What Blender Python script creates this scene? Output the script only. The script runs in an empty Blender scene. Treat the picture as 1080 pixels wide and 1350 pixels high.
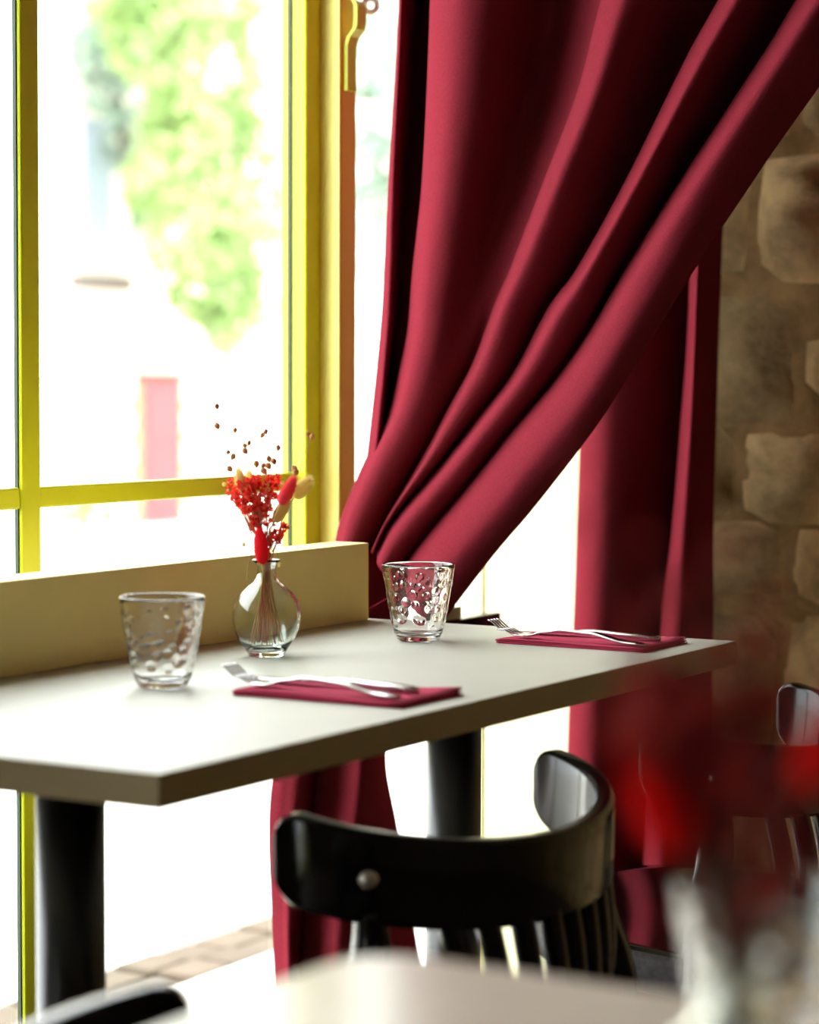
import bpy, bmesh, math, random
from mathutils import Vector, Matrix

random.seed(7)
S = bpy.context.scene
COL = S.collection

# ------------------------------------------------------------------ camera
EYE = Vector((0.0, 0.0, 1.06))
TH, PITCH, ROLL, FPX = 0.537266, 0.053931, 0.003006, 3150.0
fwd = Vector((math.cos(TH) * math.cos(PITCH), math.sin(TH) * math.cos(PITCH), -math.sin(PITCH)))
rgt0 = Vector((math.sin(TH), -math.cos(TH), 0.0))
up0 = rgt0.cross(fwd)
rgt = rgt0 * math.cos(ROLL) + up0 * math.sin(ROLL)
upv = up0 * math.cos(ROLL) - rgt0 * math.sin(ROLL)
cd = bpy.data.cameras.new('camera')
cd.sensor_fit = 'HORIZONTAL'
cd.sensor_width = 24.0
cd.lens = FPX / 1080.0 * 24.0
cd.clip_start, cd.clip_end = 0.05, 300
cd.dof.use_dof = True
cd.dof.focus_distance = 2.80
cd.dof.aperture_fstop = 3.2
cam = bpy.data.objects.new('camera', cd)
COL.objects.link(cam)
cam.matrix_world = Matrix(((rgt.x, upv.x, -fwd.x, EYE.x), (rgt.y, upv.y, -fwd.y, EYE.y), (rgt.z, upv.z, -fwd.z, EYE.z), (0, 0, 0, 1)))
S.camera = cam

# ------------------------------------------------------------------ light
W = bpy.data.worlds.new('overcast_sky')
S.world = W
W.use_nodes = True
bg = W.node_tree.nodes['Background']
bg.inputs['Color'].default_value = (0.93, 0.97, 1.0, 1)
bg.inputs['Strength'].default_value = 7.5
sd = bpy.data.lights.new('sun', 'SUN')
sd.energy = 5.0
sd.angle = math.radians(2)
sd.color = (1.0, 0.95, 0.87)
so = bpy.data.objects.new('sun', sd)
so.rotation_euler = Vector((0.25, 0.62, -0.75)).to_track_quat('-Z', 'Y').to_euler()
so.location = (0, -5, 12)
COL.objects.link(so)
vs = S.view_settings
vs.view_transform = 'Standard'
vs.look = 'None'
vs.gamma = 1.0
vs.use_curve_mapping = False
vs.exposure = 0.5
S.cycles.use_denoising = True


# ------------------------------------------------------------------ helpers
def sight(px, py):
    return fwd + rgt * ((px - 540) / FPX) - upv * ((py - 675) / FPX)


def at_y(px, py, y):
    d = sight(px, py)
    return EYE + d * (y / d.y)


def at_x(px, py, x):
    d = sight(px, py)
    return EYE + d * (x / d.x)


def lin(c):
    return tuple(((v / 255) / 12.92 if v / 255 <= 0.04045 else ((v / 255 + 0.055) / 1.055) ** 2.4) for v in c)


def put(name, me, mat=None, parent=None, smooth=True, loc=None):
    o = bpy.data.objects.new(name, me)
    COL.objects.link(o)
    if mat and not me.materials:
        me.materials.append(mat)
    if smooth:
        me.polygons.foreach_set('use_smooth', [True] * len(me.polygons))
    if parent:
        o.parent = parent
    if loc:
        o.location = loc
    return o


def mesh(name, v, f, mat=None, parent=None, smooth=True, loc=None):
    me = bpy.data.meshes.new(name)
    me.from_pydata([tuple(p) for p in v], [], f)
    me.update()
    return put(name, me, mat, parent, smooth, loc)


def from_bm(name, bm, mat=None, parent=None, smooth=False, loc=None):
    me = bpy.data.meshes.new(name)
    bm.normal_update()
    bm.to_mesh(me)
    bm.free()
    return put(name, me, mat, parent, smooth, loc)


def box_bm(x0, x1, y0, y1, z0, z1, bev=0.0, seg=2):
    bm = bmesh.new()
    bmesh.ops.create_cube(bm, size=1)
    for v in bm.verts:
        v.co = Vector((x0 + (v.co.x + .5) * (x1 - x0), y0 + (v.co.y + .5) * (y1 - y0), z0 + (v.co.z + .5) * (z1 - z0)))
    if bev:
        bmesh.ops.bevel(bm, geom=bm.edges[:], offset=bev, segments=seg, affect='EDGES', profile=.5)
    return bm


def box(name, x0, x1, y0, y1, z0, z1, mat, parent=None, bev=0.003):
    return from_bm(name, box_bm(x0, x1, y0, y1, z0, z1, bev), mat, parent)


def empty(name, loc=(0, 0, 0), rz=0.0, parent=None):
    o = bpy.data.objects.new(name, None)
    o.empty_display_size = .05
    COL.objects.link(o)
    o.location = loc
    o.rotation_euler.z = rz
    if parent:
        o.parent = parent
    return o


def tag(o, label, cat, group=None, kind=None):
    o['label'] = label
    o['category'] = cat
    if group:
        o['group'] = group
    if kind:
        o['kind'] = kind
    return o


def struct(o):
    o['kind'] = 'structure'
    return o


def lathe_data(profile, n=48, closed=False):
    v, f = [], []
    for r, z in profile:
        for k in range(n):
            a = 2 * math.pi * k / n
            v.append((r * math.cos(a), r * math.sin(a), z))
    m = len(profile)
    for i in range(m - 1 if not closed else m):
        j = (i + 1) % m
        for k in range(n):
            k2 = (k + 1) % n
            f.append((i * n + k, i * n + k2, j * n + k2, j * n + k))
    return v, f


def tube_data(pts, rad, n=8, flat=None):
    """swept tube with caps; flat=(a,b) scales the section along the local frame"""
    pts = [Vector(p) for p in pts]
    v, f = [], []
    ref = Vector((0, 0, 1))
    d0 = (pts[1] - pts[0]).normalized()
    if abs(d0.dot(ref)) > .9:
        ref = Vector((1, 0, 0))
    u = d0.cross(ref).normalized()
    for i, p in enumerate(pts):
        d = (pts[min(i + 1, len(pts) - 1)] - pts[max(i - 1, 0)]).normalized()
        u = (u - d * u.dot(d)).normalized()
        w = d.cross(u)
        r = rad[i] if isinstance(rad, (list, tuple)) else rad
        a, b = flat if flat else (1, 1)
        for k in range(n):
            t = 2 * math.pi * k / n
            v.append(p + u * (r * a * math.cos(t)) + w * (r * b * math.sin(t)))
    m = len(pts)
    for i in range(m - 1):
        for k in range(n):
            k2 = (k + 1) % n
            f.append((i * n + k, i * n + k2, (i + 1) * n + k2, (i + 1) * n + k))
    f.append(tuple(range(n - 1, -1, -1)))
    f.append(tuple(range((m - 1) * n, m * n)))
    return v, f


def tube(name, pts, rad, mat, parent=None, n=8, flat=None):
    v, f = tube_data(pts, rad, n, flat)
    return mesh(name, v, f, mat, parent)


def join_data(parts):
    V, Fc = [], []
    for v, f in parts:
        b = len(V)
        V += [tuple(p) for p in v]
        Fc += [tuple(i + b for i in q) for q in f]
    return V, Fc


def crom(p0, p1, p2, p3, t):
    return .5 * ((2 * p1) + (-p0 + p2) * t + (2 * p0 - 5 * p1 + 4 * p2 - p3) * t * t + (-p0 + 3 * p1 - 3 * p2 + p3) * t ** 3)


def smooth_path(pts, k=6):
    pts = [Vector(p) for p in pts]
    out = []
    for i in range(len(pts) - 1):
        a, b, c, d = pts[max(i - 1, 0)], pts[i], pts[i + 1], pts[min(i + 2, len(pts) - 1)]
        for q in range(k):
            out.append(crom(a, b, c, d, q / k))
    out.append(pts[-1])
    return out


def copy_tree(o, parent=None):
    c = o.copy()
    COL.objects.link(c)
    if parent is not None:
        c.parent = parent
    for ch in KIDS.get(o.name, []) or list(o.children):
        copy_tree(ch, c)
    return c


KIDS = {}


# ------------------------------------------------------------------ materials
def new_mat(name):
    m = bpy.data.materials.new(name)
    m.use_nodes = True
    nt = m.node_tree
    return m, nt, nt.nodes['Principled BSDF']


def mat(name, rgb, rough=.5, spec=.5, metal=0.0, noise=None, bump=None, coat=0.0, linear=False):
    """noise=(scale, amount): mottled colour; bump=(scale, strength, distance)"""
    m, nt, b = new_mat(name)
    c = rgb if linear else lin(rgb)
    b.inputs['Base Color'].default_value = (*c, 1)
    b.inputs['Roughness'].default_value = rough
    b.inputs['Specular IOR Level'].default_value = spec
    b.inputs['Metallic'].default_value = metal
    if coat:
        b.inputs['Coat Weight'].default_value = coat
        b.inputs['Coat Roughness'].default_value = .08
    tc = nt.nodes.new('ShaderNodeTexCoord')
    if noise:
        n = nt.nodes.new('ShaderNodeTexNoise')
        n.inputs['Scale'].default_value = noise[0]
        n.inputs['Detail'].default_value = 5
        nt.links.new(tc.outputs['Object'], n.inputs['Vector'])
        r = nt.nodes.new('ShaderNodeValToRGB')
        a = noise[1]
        r.color_ramp.elements[0].position, r.color_ramp.elements[1].position = .3, .7
        r.color_ramp.elements[0].color = (*[max(0, x * (1 - a)) for x in c], 1)
        r.color_ramp.elements[1].color = (*[min(1, x * (1 + a)) for x in c], 1)
        nt.links.new(n.outputs['Fac'], r.inputs['Fac'])
        nt.links.new(r.outputs['Color'], b.inputs['Base Color'])
    if bump:
        n2 = nt.nodes.new('ShaderNodeTexNoise')
        n2.inputs['Scale'].default_value = bump[0]
        n2.inputs['Detail'].default_value = 4
        nt.links.new(tc.outputs['Object'], n2.inputs['Vector'])
        bp = nt.nodes.new('ShaderNodeBump')
        bp.inputs['Strength'].default_value = bump[1]
        bp.inputs['Distance'].default_value = bump[2]
        nt.links.new(n2.outputs['Fac'], bp.inputs['Height'])
        nt.links.new(bp.outputs['Normal'], b.inputs['Normal'])
    return m


def translucent(m, rgb, w):
    nt = m.node_tree
    b = nt.nodes['Principled BSDF']
    out = [n for n in nt.nodes if n.type == 'OUTPUT_MATERIAL'][0]
    t = nt.nodes.new('ShaderNodeBsdfTranslucent')
    t.inputs['Color'].default_value = (*lin(rgb), 1)
    mx = nt.nodes.new('ShaderNodeMixShader')
    mx.inputs['Fac'].default_value = w
    nt.links.new(b.outputs[0], mx.inputs[1])
    nt.links.new(t.outputs[0], mx.inputs[2])
    nt.links.new(mx.outputs[0], out.inputs['Surface'])
    return m


def glass_mat(name, tint=(1, 1, 1), ior=1.46, rough=0.0):
    m, nt, b = new_mat(name)
    b.inputs['Base Color'].default_value = (*tint, 1)
    b.inputs['Transmission Weight'].default_value = 1
    b.inputs['Roughness'].default_value = rough
    b.inputs['IOR'].default_value = ior
    return m


def pane_mat(name):
    m, nt, b = new_mat(name)
    nt.nodes.remove(b)
    out = [n for n in nt.nodes if n.type == 'OUTPUT_MATERIAL'][0]
    tr = nt.nodes.new('ShaderNodeBsdfTransparent')
    tr.inputs['Color'].default_value = (.97, .985, .975, 1)
    gl = nt.nodes.new('ShaderNodeBsdfGlossy')
    gl.inputs['Roughness'].default_value = .01
    fr = nt.nodes.new('ShaderNodeLayerWeight')
    pw = nt.nodes.new('ShaderNodeMath')
    pw.operation = 'POWER'
    pw.inputs[1].default_value = 5
    ma = nt.nodes.new('ShaderNodeMath')
    ma.operation = 'MULTIPLY_ADD'
    ma.inputs[1].default_value, ma.inputs[2].default_value = .94, .03
    nt.links.new(fr.outputs['Facing'], pw.inputs[0])
    nt.links.new(pw.outputs[0], ma.inputs[0])
    mx = nt.nodes.new('ShaderNodeMixShader')
    nt.links.new(ma.outputs[0], mx.inputs['Fac'])
    nt.links.new(tr.outputs[0], mx.inputs[1])
    nt.links.new(gl.outputs[0], mx.inputs[2])
    nt.links.new(mx.outputs[0], out.inputs['Surface'])
    return m


M = {}
M['yellow'] = mat('yellow_gloss_paint', (206, 214, 28), .38, noise=(9, .06), bump=(60, .12, .002))
M['yellow_daylit'] = mat('daylit_yellow_paint', (255, 246, 132), .42, noise=(6, .04))  # the yellow paint, paler because street daylight is put into the colour
M['cream'] = mat('overexposed_yellow_paint', (255, 250, 206), .42)  # same yellow on the end boards, daylight overexposure put into the colour
M['yellow_red_lit'] = mat('yellow_paint_red_bounce', (232, 176, 30), .45, noise=(9, .06))  # same yellow in shade, red bounce off the curtain put into the colour
M['seal'] = mat('dark_green_seal', (30, 52, 28), .6)
M['pane'] = pane_mat('window_glass')
M['glass'] = glass_mat('clear_glass')
M['vase'] = glass_mat('vase_glass', (.93, .99, .95), 1.45)
M['band'] = mat('brown_edge_band', (160, 140, 98), .5)
M['laminate'] = mat('greige_laminate', (180, 178, 164), .48, noise=(14, .025))
M['ledge'] = mat('khaki_board', (242, 220, 138), .5, noise=(14, .03))
M['black_metal'] = mat('black_powder_coat', (14, 13, 13), .32, .5)
M['black'] = mat('black_lacquer', (6, 5, 5), .14, .28, coat=.04)
M['seatblack'] = mat('black_seat_lacquer', (8, 7, 8), .12, .5, coat=.9)
M['seatside'] = mat('dusty_lit_seat_edge', (62, 58, 62), .45, .4, noise=(160, .35))  # dust specks, plus window light on the black side mixed into the grey
M['steel'] = mat('brushed_steel', (205, 203, 205), .17, .5, 1.0)
M['napkin'] = mat('burgundy_napkin', (176, 58, 84), .9, .1, bump=(900, .25, .0006))
M['plaster'] = mat('dark_plaster', (120, 104, 84), .9, .1, noise=(3, .1))
M['ceiling'] = mat('dark_ceiling', (150, 138, 122), .9, .1)
M['floor'] = mat('dark_slate_floor', (84, 72, 62), .5, .4, noise=(5, .25), bump=(30, .2, .004))
M['beige'] = mat('beige_table', (252, 234, 216), .22, .5, noise=(5, .10))
M['white_ceramic'] = mat('white_glaze', (238, 236, 230), .25)
M['ring'] = mat('grey_plastic', (236, 228, 226), .45)
M['greengrey'] = mat('sage_paint', (160, 168, 128), .5)
M['rod'] = mat('dark_iron', (30, 26, 24), .4, .5, .6)


def cloth_mat():
    m, nt, b = new_mat('burgundy_curtain_cloth')
    tc = nt.nodes.new('ShaderNodeTexCoord')
    n = nt.nodes.new('ShaderNodeTexNoise')
    n.inputs['Scale'].default_value = 420
    n.inputs['Detail'].default_value = 3
    r = nt.nodes.new('ShaderNodeValToRGB')
    c = lin((111, 35, 45))
    r.color_ramp.elements[0].position, r.color_ramp.elements[1].position = .3, .7
    r.color_ramp.elements[0].color = (*[x * .86 for x in c], 1)
    r.color_ramp.elements[1].color = (*[x * 1.12 for x in c], 1)
    nt.links.new(tc.outputs['Object'], n.inputs['Vector'])
    nt.links.new(n.outputs['Fac'], r.inputs['Fac'])
    nt.links.new(r.outputs['Color'], b.inputs['Base Color'])
    b.inputs['Roughness'].default_value = .85
    b.inputs['Specular IOR Level'].default_value = 0
    b.inputs['Sheen Weight'].default_value = 0
    b.inputs['Sheen Roughness'].default_value = .4
    bp = nt.nodes.new('ShaderNodeBump')
    bp.inputs['Strength'].default_value = .12
    bp.inputs['Distance'].default_value = .001
    nt.links.new(n.outputs['Fac'], bp.inputs['Height'])
    nt.links.new(bp.outputs['Normal'], b.inputs['Normal'])
    n3 = nt.nodes.new('ShaderNodeTexNoise')
    n3.inputs['Scale'].default_value = 9
    n3.inputs['Detail'].default_value = 2
    nt.links.new(tc.outputs['Object'], n3.inputs['Vector'])
    b3 = nt.nodes.new('ShaderNodeBump')
    b3.inputs['Strength'].default_value = .35
    b3.inputs['Distance'].default_value = .012
    nt.links.new(n3.outputs['Fac'], b3.inputs['Height'])
    nt.links.new(bp.outputs['Normal'], b3.inputs['Normal'])
    nt.links.new(b3.outputs['Normal'], b.inputs['Normal'])
    return m


M['cloth'] = cloth_mat()


def stone_mat(name, rgb):
    m, nt, b = new_mat(name)
    tc = nt.nodes.new('ShaderNodeTexCoord')
    oi = nt.nodes.new('ShaderNodeObjectInfo')
    n = nt.nodes.new('ShaderNodeTexNoise')
    n.inputs['Scale'].default_value = 11
    n.inputs['Detail'].default_value = 8
    n.inputs['Roughness'].default_value = .65
    nt.links.new(tc.outputs['Object'], n.inputs['Vector'])
    r = nt.nodes.new('ShaderNodeValToRGB')
    c = lin(rgb)
    r.color_ramp.elements[0].position, r.color_ramp.elements[1].position = .32, .66
    r.color_ramp.elements[0].color = (*[x * .55 for x in c], 1)
    r.color_ramp.elements[1].color = (*[x * 1.25 for x in c], 1)
    nt.links.new(n.outputs['Fac'], r.inputs['Fac'])
    hs = nt.nodes.new('ShaderNodeHueSaturation')
    mr = nt.nodes.new('ShaderNodeMapRange')
    mr.inputs['To Min'].default_value, mr.inputs['To Max'].default_value = .75, 1.2
    nt.links.new(oi.outputs['Random'], mr.inputs['Value'])
    nt.links.new(mr.outputs['Result'], hs.inputs['Value'])
    nt.links.new(r.outputs['Color'], hs.inputs['Color'])
    nt.links.new(hs.outputs['Color'], b.inputs['Base Color'])
    b.inputs['Roughness'].default_value = .9
    b.inputs['Specular IOR Level'].default_value = .15
    bp = nt.nodes.new('ShaderNodeBump')
    bp.inputs['Strength'].default_value = .7
    bp.inputs['Distance'].default_value = .02
    nt.links.new(n.outputs['Fac'], bp.inputs['Height'])
    nt.links.new(bp.outputs['Normal'], b.inputs['Normal'])
    return m


M['stone'] = stone_mat('rough_limestone', (240, 204, 146))
M['mortar'] = stone_mat('lime_mortar', (206, 166, 112))
M['limewash'] = mat('pale_limestone_facade', (226, 220, 208), .9, .1, noise=(.6, .05))
M['paving'] = mat('pale_paving', (205, 200, 192), .9, .1, noise=(2, .06))
M['gutter'] = mat('brown_gutter_sett', (92, 82, 70), .9, .1, noise=(6, .15))
M['red_door'] = mat('faded_red_door', (196, 62, 66), .6)
M['brick'] = mat('orange_brick', (206, 136, 96), .9)
M['leaf'] = mat('leaf_green', (140, 164, 108), .7, .2, noise=(1.2, .35))
M['leaf_blue'] = mat('leaf_blue_green', (136, 158, 146), .7, .2, noise=(1.2, .3))
M['bark'] = mat('bark', (86, 66, 54), .9)
M['shutter'] = mat('grey_shutter', (150, 160, 170), .7)
M['sill'] = mat('weathered_sill', (104, 94, 88), .9)
M['dark_glass'] = mat('dark_window_glass', (150, 164, 172), .3)
# dried flowers
M['red_tail'] = mat('red_dyed_fluff', (226, 40, 50), .95, .05)
M['pink_tail'] = mat('coral_dyed_fluff', (232, 78, 84), .95, .05)
M['cream_tail'] = mat('cream_fluff', (226, 204, 132), .95, .05)
M['floret'] = mat('red_floret', (222, 62, 50), .8, noise=(90, .5))
M['spikelet'] = mat('brown_spikelet', (196, 142, 96), .8, noise=(200, .35))
M['seed'] = mat('cream_seed', (240, 220, 150), .7)
M['stem_red'] = mat('reddish_stem', (205, 122, 84), .8)
M['stem_straw'] = mat('straw_stem', (206, 170, 104), .8)
M['stem_green'] = mat('olive_stem', (128, 132, 60), .8)

translucent(M['leaf'], (165, 195, 120), .3)
translucent(M['leaf_blue'], (130, 160, 140), .3)
translucent(M['floret'], (240, 50, 36), .45)
translucent(M['red_tail'], (250, 50, 60), .35)
translucent(M['pink_tail'], (250, 90, 95), .35)
translucent(M['cream_tail'], (245, 225, 150), .4)
translucent(M['spikelet'], (205, 145, 85), .3)
translucent(M['seed'], (250, 235, 170), .4)
# ------------------------------------------------------------------ room shell
struct(box('floor', -3.0, 3.6, -3.6, 1.95, -.12, 0, M['floor'], bev=0))
struct(box('ceiling', -3.0, 3.6, -3.6, 1.95, 2.9, 3.05, M['ceiling'], bev=0))
struct(box('wall_back', -3.0, 3.6, -3.75, -3.6, -.12, 3.05, M['plaster'], bev=0))
struct(box('wall_left', -3.15, -3.0, -3.75, 1.95, -.12, 3.05, M['plaster'], bev=0))

# front (street) wall around the glazing
wf = struct(empty('wall_front'))
box('wall_section', -.05, 1.335, 1.80, 1.98, -.12, 3.05, M['plaster'], wf, 0)
box('wall_section', -3.15, -1.75, 1.80, 1.98, -.12, 3.05, M['plaster'], wf, 0)
box('wall_section', -1.75, -.05, 1.80, 1.98, -.12, .045, M['plaster'], wf, 0)
box('wall_section', -1.75, -.05, 1.80, 1.98, 2.20, 3.05, M['plaster'], wf, 0)
box('wall_section', 1.335, 3.75, 1.80, 1.98, 2.20, 3.05, M['plaster'], wf, 0)
box('wall_section', 1.335, 3.75, 1.80, 1.98, -.12, .045, M['plaster'], wf, 0)
box('wall_section', 3.345, 3.75, 1.70, 1.875, .045, 2.20, M['plaster'], wf, 0)

# right wall of rubble stone: every stone its own piece
wr = struct(empty('wall_right', (3.46, 0, 0)))
box('mortar_bed', 0, .2, -3.6, 1.70, -.12, 3.05, M['mortar'], wr, 0)


def stone_mesh(w, h, d, rnd):
    n = 6
    v, f = [], []
    cut = rnd.uniform(.08, .2)
    for j in range(n + 1):
        for i in range(n + 1):
            a, b = i / n * 2 - 1, j / n * 2 - 1
            # round the outline
            m_ = max(abs(a), abs(b))
            l_ = math.hypot(a, b) or 1
            k = 1 - cut * max(0, l_ - 1)
            y, z = a * k * w / 2, b * k * h / 2
            edge = max(0, 1 - m_)
            x = -d * min(1, edge * 2.6) ** .6
            if edge > 0:
                x += rnd.uniform(-.012, .012)
                y += rnd.uniform(-.006, .006)
                z += rnd.uniform(-.006, .006)
            v.append((x, y, z))
    for j in range(n):
        for i in range(n):
            p = j * (n + 1) + i
            f.append((p, p + n + 1, p + n + 2, p + 1))
    return v, f


rnd = random.Random(11)
z = .0
while z < 2.75:
    hrow = rnd.uniform(.13, .27)
    y = 1.66
    while y > -.9:
        wst = rnd.uniform(.16, .40)
        if y - wst < 1.66:
            v, f = stone_mesh(wst * .99, hrow * rnd.uniform(.92, 1.02), rnd.uniform(.014, .034), rnd)
            s = mesh('stone', v, f, M['stone'], wr, True, (0.004, y - wst / 2, z + hrow / 2 + rnd.uniform(-.012, .012)))
            s.rotation_euler.x = rnd.uniform(-.06, .06)
        y -= wst
    z += hrow

# ------------------------------------------------------------------ window_1, the yellow shopfront sash beside the table
XS, XP, XP2 = 2.793, 2.831, 2.873        # stile, post
YG, YC, YF = 1.857, 1.832, 1.80          # glass, sash face, post face
w1 = struct(empty('window_1', (0, YG, 0)))


def wbox(name, x0, x1, y0, y1, z0, z1, m, p, bev=.003):
    return from_bm(name, box_bm(x0, x1, y0 - YG, y1 - YG, z0, z1, bev), m, p)


wbox('stile', XS, XP - .0005, YC, YG + .004, 0.10, 2.14, M['yellow'], w1)
wbox('glazing_seal', XS - .002, XS + .002, YG - .0005, YG + .0055, 0.10, 2.14, M['seal'], w1, 0)
bars = [2.2035 - .640 * k for k in range(0, 2)]
YB = 1.849
for k, xb in enumerate(bars):
    wbox('glazing_bar', xb, xb + .0350, YB, YG + .001, 0.10, 2.14, M['yellow'], w1, .003)
    wbox('glazing_seal', xb - .002, xb + .001, YG - .003, YG + .002, 0.10, 2.14, M['seal'], w1, 0)
edges = [XS] + bars
for k in range(2):
    x1 = edges[k]
    x0 = bars[k] + .0350
    wbox('rail', x0 + .0005, x1 - .0005, YB + .002, YG + .001, .9085, .9345, M['yellow'], w1, .003)
    wbox('rail', x0 + .0005, x1 - .0005, YB + .002, YG + .001, 1.80, 1.825, M['yellow'], w1, .003)
    for za, zb in ((.10, .9085), (.9345, 1.80), (1.825, 2.14)):
        wbox('pane', x0 + .0005, x1 - .0005, YG, YG + .004, za, zb, M['pane'], w1, 0)
wbox('bottom_rail', 1.32, XP, YC, YG + .03, .045, .10, M['yellow'], w1, .004)
wbox('head_rail', 1.32, XP, YC, YG + .03, 2.14, 2.20, M['yellow'], w1, .004)

# the post between the two windows, with the bolt that locks the sash
po = struct(empty('trim_1', (XP, YF, 0)))
from_bm('post', box_bm(0, XP2 - XP, 0, .10, .045, 2.20, .003), M['yellow_red_lit'], po)
from_bm('reveal_face', box_bm(-.002, 0, .001, YC - YF, .045, 2.20, 0), M['yellow_daylit'], po)  # thin skin that carries the daylight on the reveal as a paler colour
prof = [(-.002, 1.467), (-.002, 1.535), (-.017, 1.553), (-.017, 1.586), (-.012, 1.592), (-.006, 1.590)]
# cranked bolt: plate on the post, grip stepped into the room
lv, lf = [], []
path = [(-.004, 1.467), (-.004, 1.528), (-.008, 1.541), (-.018, 1.551), (-.020, 1.560), (-.020, 1.583), (-.017, 1.590), (-.010, 1.592)]
th = .006
for (yy, zz) in path:
    for dy in (-th / 2, th / 2):
        for xx in (.006, .030):
            lv.append((xx, yy + dy, zz))
for i in range(len(path) - 1):
    a, b = i * 4, i * 4 + 4
    lf += [(a, b, b + 1, a + 1), (a + 2, a + 3, b + 3, b + 2), (a, a + 2, b + 2, b), (a + 1, b + 1, b + 3, a + 3)]
lf += [(0, 1, 3, 2), (len(lv) - 4, len(lv) - 2, len(lv) - 1, len(lv) - 3)]
bolt = mesh('bolt', lv, lf, M['yellow'], po, False)
tube('ring_shank', [(.030, -.012, 1.586), (.042, -.014, 1.587)], .0035, M['ring'], po)
rv = []
ring_pts = []
for k in range(25):
    a = 2 * math.pi * k / 24
    ring_pts.append((0.055 + .0092 * math.cos(a) * .6, -.014 - .0092 * math.cos(a) * .8, 1.590 + .0092 * math.sin(a)))
tube('ring', ring_pts, .0042, M['ring'], po, 8)

# ------------------------------------------------------------------ window_2 to the right of the post
w2 = struct(empty('window_2', (0, YG, 0)))
wbox('pane', XP2 + .012, 3.30, YG, YG + .004, 0.10, 2.14, M['pane'], w2, 0)
wbox('bottom_rail', XP2, 3.30, YC, YG + .03, .045, .10, M['yellow'], w2, .004)
wbox('head_rail', XP2, 3.30, YC, YG + .03, 2.14, 2.20, M['yellow'], w2, .004)
wbox('stile', XP2 + .0005, XP2 + .012, YG - .012, YG + .02, 0.10, 2.14, M['yellow'], w2, .002)
# unseen window added beyond the pier to brighten the near table
w3 = struct(empty('added_window', (-.9, YG, 0)))
for a_, b_, c_, d_ in ((-.85, .85, .045, .10), (-.85, .85, 2.14, 2.20), (-.85, -.80, .10, 2.14), (.80, .85, .10, 2.14), (-.02, .02, .10, 2.14)):
    from_bm('frame', box_bm(a_ + .0005, b_ - .0005, YC - YG, .03, c_, d_, .003), M['yellow'], w3)
for a_ in (-.80, .02):
    from_bm('pane', box_bm(a_ + .001, a_ + .779, 0, .004, .101, 2.139, 0), M['pane'], w3)
# reveal at the end of the shopfront: two painted boards with a seam
tr = struct(empty('trim_2', (3.30, 1.76, 0)))
from_bm('board', box_bm(0, .045, -.115, .0665, .0, 2.20, .003), M['cream'], tr)
from_bm('board', box_bm(-.004, .045, .0685, .115, .0, 2.20, .003), M['cream'], tr)
# black ledge across the second window
lg = empty('window_ledge', (3.0, 1.69, .66))
from_bm('board', box_bm(-.10, .104, 0, .022, 0, .061, .002), M['black'], lg)
from_bm('bracket', box_bm(-.08, -.06, .0225, .14, 0, .02, .002), M['black'], lg)
from_bm('bracket', box_bm(.06, .08, .0225, .14, 0, .02, .002), M['black'], lg)
tag(lg, 'black ledge board behind the far end of the window table', 'ledge')
gb = from_bm('sage_box', box_bm(0, .04, 0, .02, 0, .018, .002), M['greengrey'], None, False, (2.948, 1.691, .7212))
tag(gb, 'small sage green block standing on the black ledge', 'block')

# ------------------------------------------------------------------ street outside
gd = struct(empty('ground'))
box('pavement', -8, 16, 1.98, 2.80, -.34, -.14, M['paving'], gd, 0)
v = [(-30, 3.03, -.15), (60, 3.03, -.15), (60, 20.3, -.95), (-30, 20.3, -.95), (-30, 3.03, -.45), (60, 3.03, -.45), (60, 20.3, -1.25), (-30, 20.3, -1.25)]
mesh('roadway', v, [(0, 1, 2, 3), (7, 6, 5, 4), (0, 4, 5, 1), (1, 5, 6, 2), (2, 6, 7, 3), (3, 7, 4, 0)], M['paving'], gd, False)
rnd = random.Random(5)
x = 2.9
while x < 6.4:
    w_ = rnd.uniform(.12, .2)
    for yy in (2.815, 2.925):
        box('sett', x, x + w_ - .012, yy, yy + .098, -.34, -.145 + rnd.uniform(-.006, .006), M['gutter'], gd, .01)
    x += w_
# the house across the square
hs = empty('limestone_house', (28, 20.3, -.95))


def hbox(name, x0, x1, y0, y1, z0, z1, m, p=None, bev=0):
    return from_bm(name, box_bm(x0 - 28, x1 - 28, y0 - 20.3, y1 - 20.3, z0 + .95, z1 + .95, bev), m, p or hs)


hbox('wall', 10, 50, 20.3, 28, -1.2, 11, M['limewash'])
hbox('string_course', 10, 50, 20.2, 20.3, 2.02, 2.10, M['limewash'])
dr = hbox('door', 26.66, 27.60, 20.24, 20.3, -.95, 1.08, M['red_door'])
hbox('door_panel', 26.77, 27.48, 20.22, 20.24, -.75, .1, M['red_door'], hs)
hbox('door_panel', 26.77, 27.48, 20.22, 20.24, .25, .95, M['red_door'], hs)
hbox('lintel', 26.60, 27.66, 20.2, 20.3, 1.08, 1.2, M['bark'])
for k in range(9):
    zz = -.95 + k * .225
    e = .16 if k % 2 else .05
    hbox('quoin', 26.655 - e, 26.66, 20.22, 20.3, zz, zz + .2, M['brick'])
    hbox('quoin', 27.60, 27.605 + e, 20.22, 20.3, zz, zz + .2, M['brick'])
for (xa, xb, za, zb) in ((25.45, 26.1, 2.75, 4.6), (30.6, 31.4, 2.75, 4.6), (21.6, 22.4, 2.75, 4.6), (35, 35.9, 2.75, 4.6)):
    fr = hbox('window', xa, xb, 20.27, 20.3, za, zb, M['shutter'])
    hbox('pane', xa + .06, xb - .06, 20.262, 20.272, za + .08, zb - .08, M['dark_glass'])
    hbox('window_sill', xa - .3, xb + .3, 20.15, 20.3, za - .45, za - .24, M['sill'])
tag(hs, 'pale limestone house with a faded red door seen blurred through the window', 'house')


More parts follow.
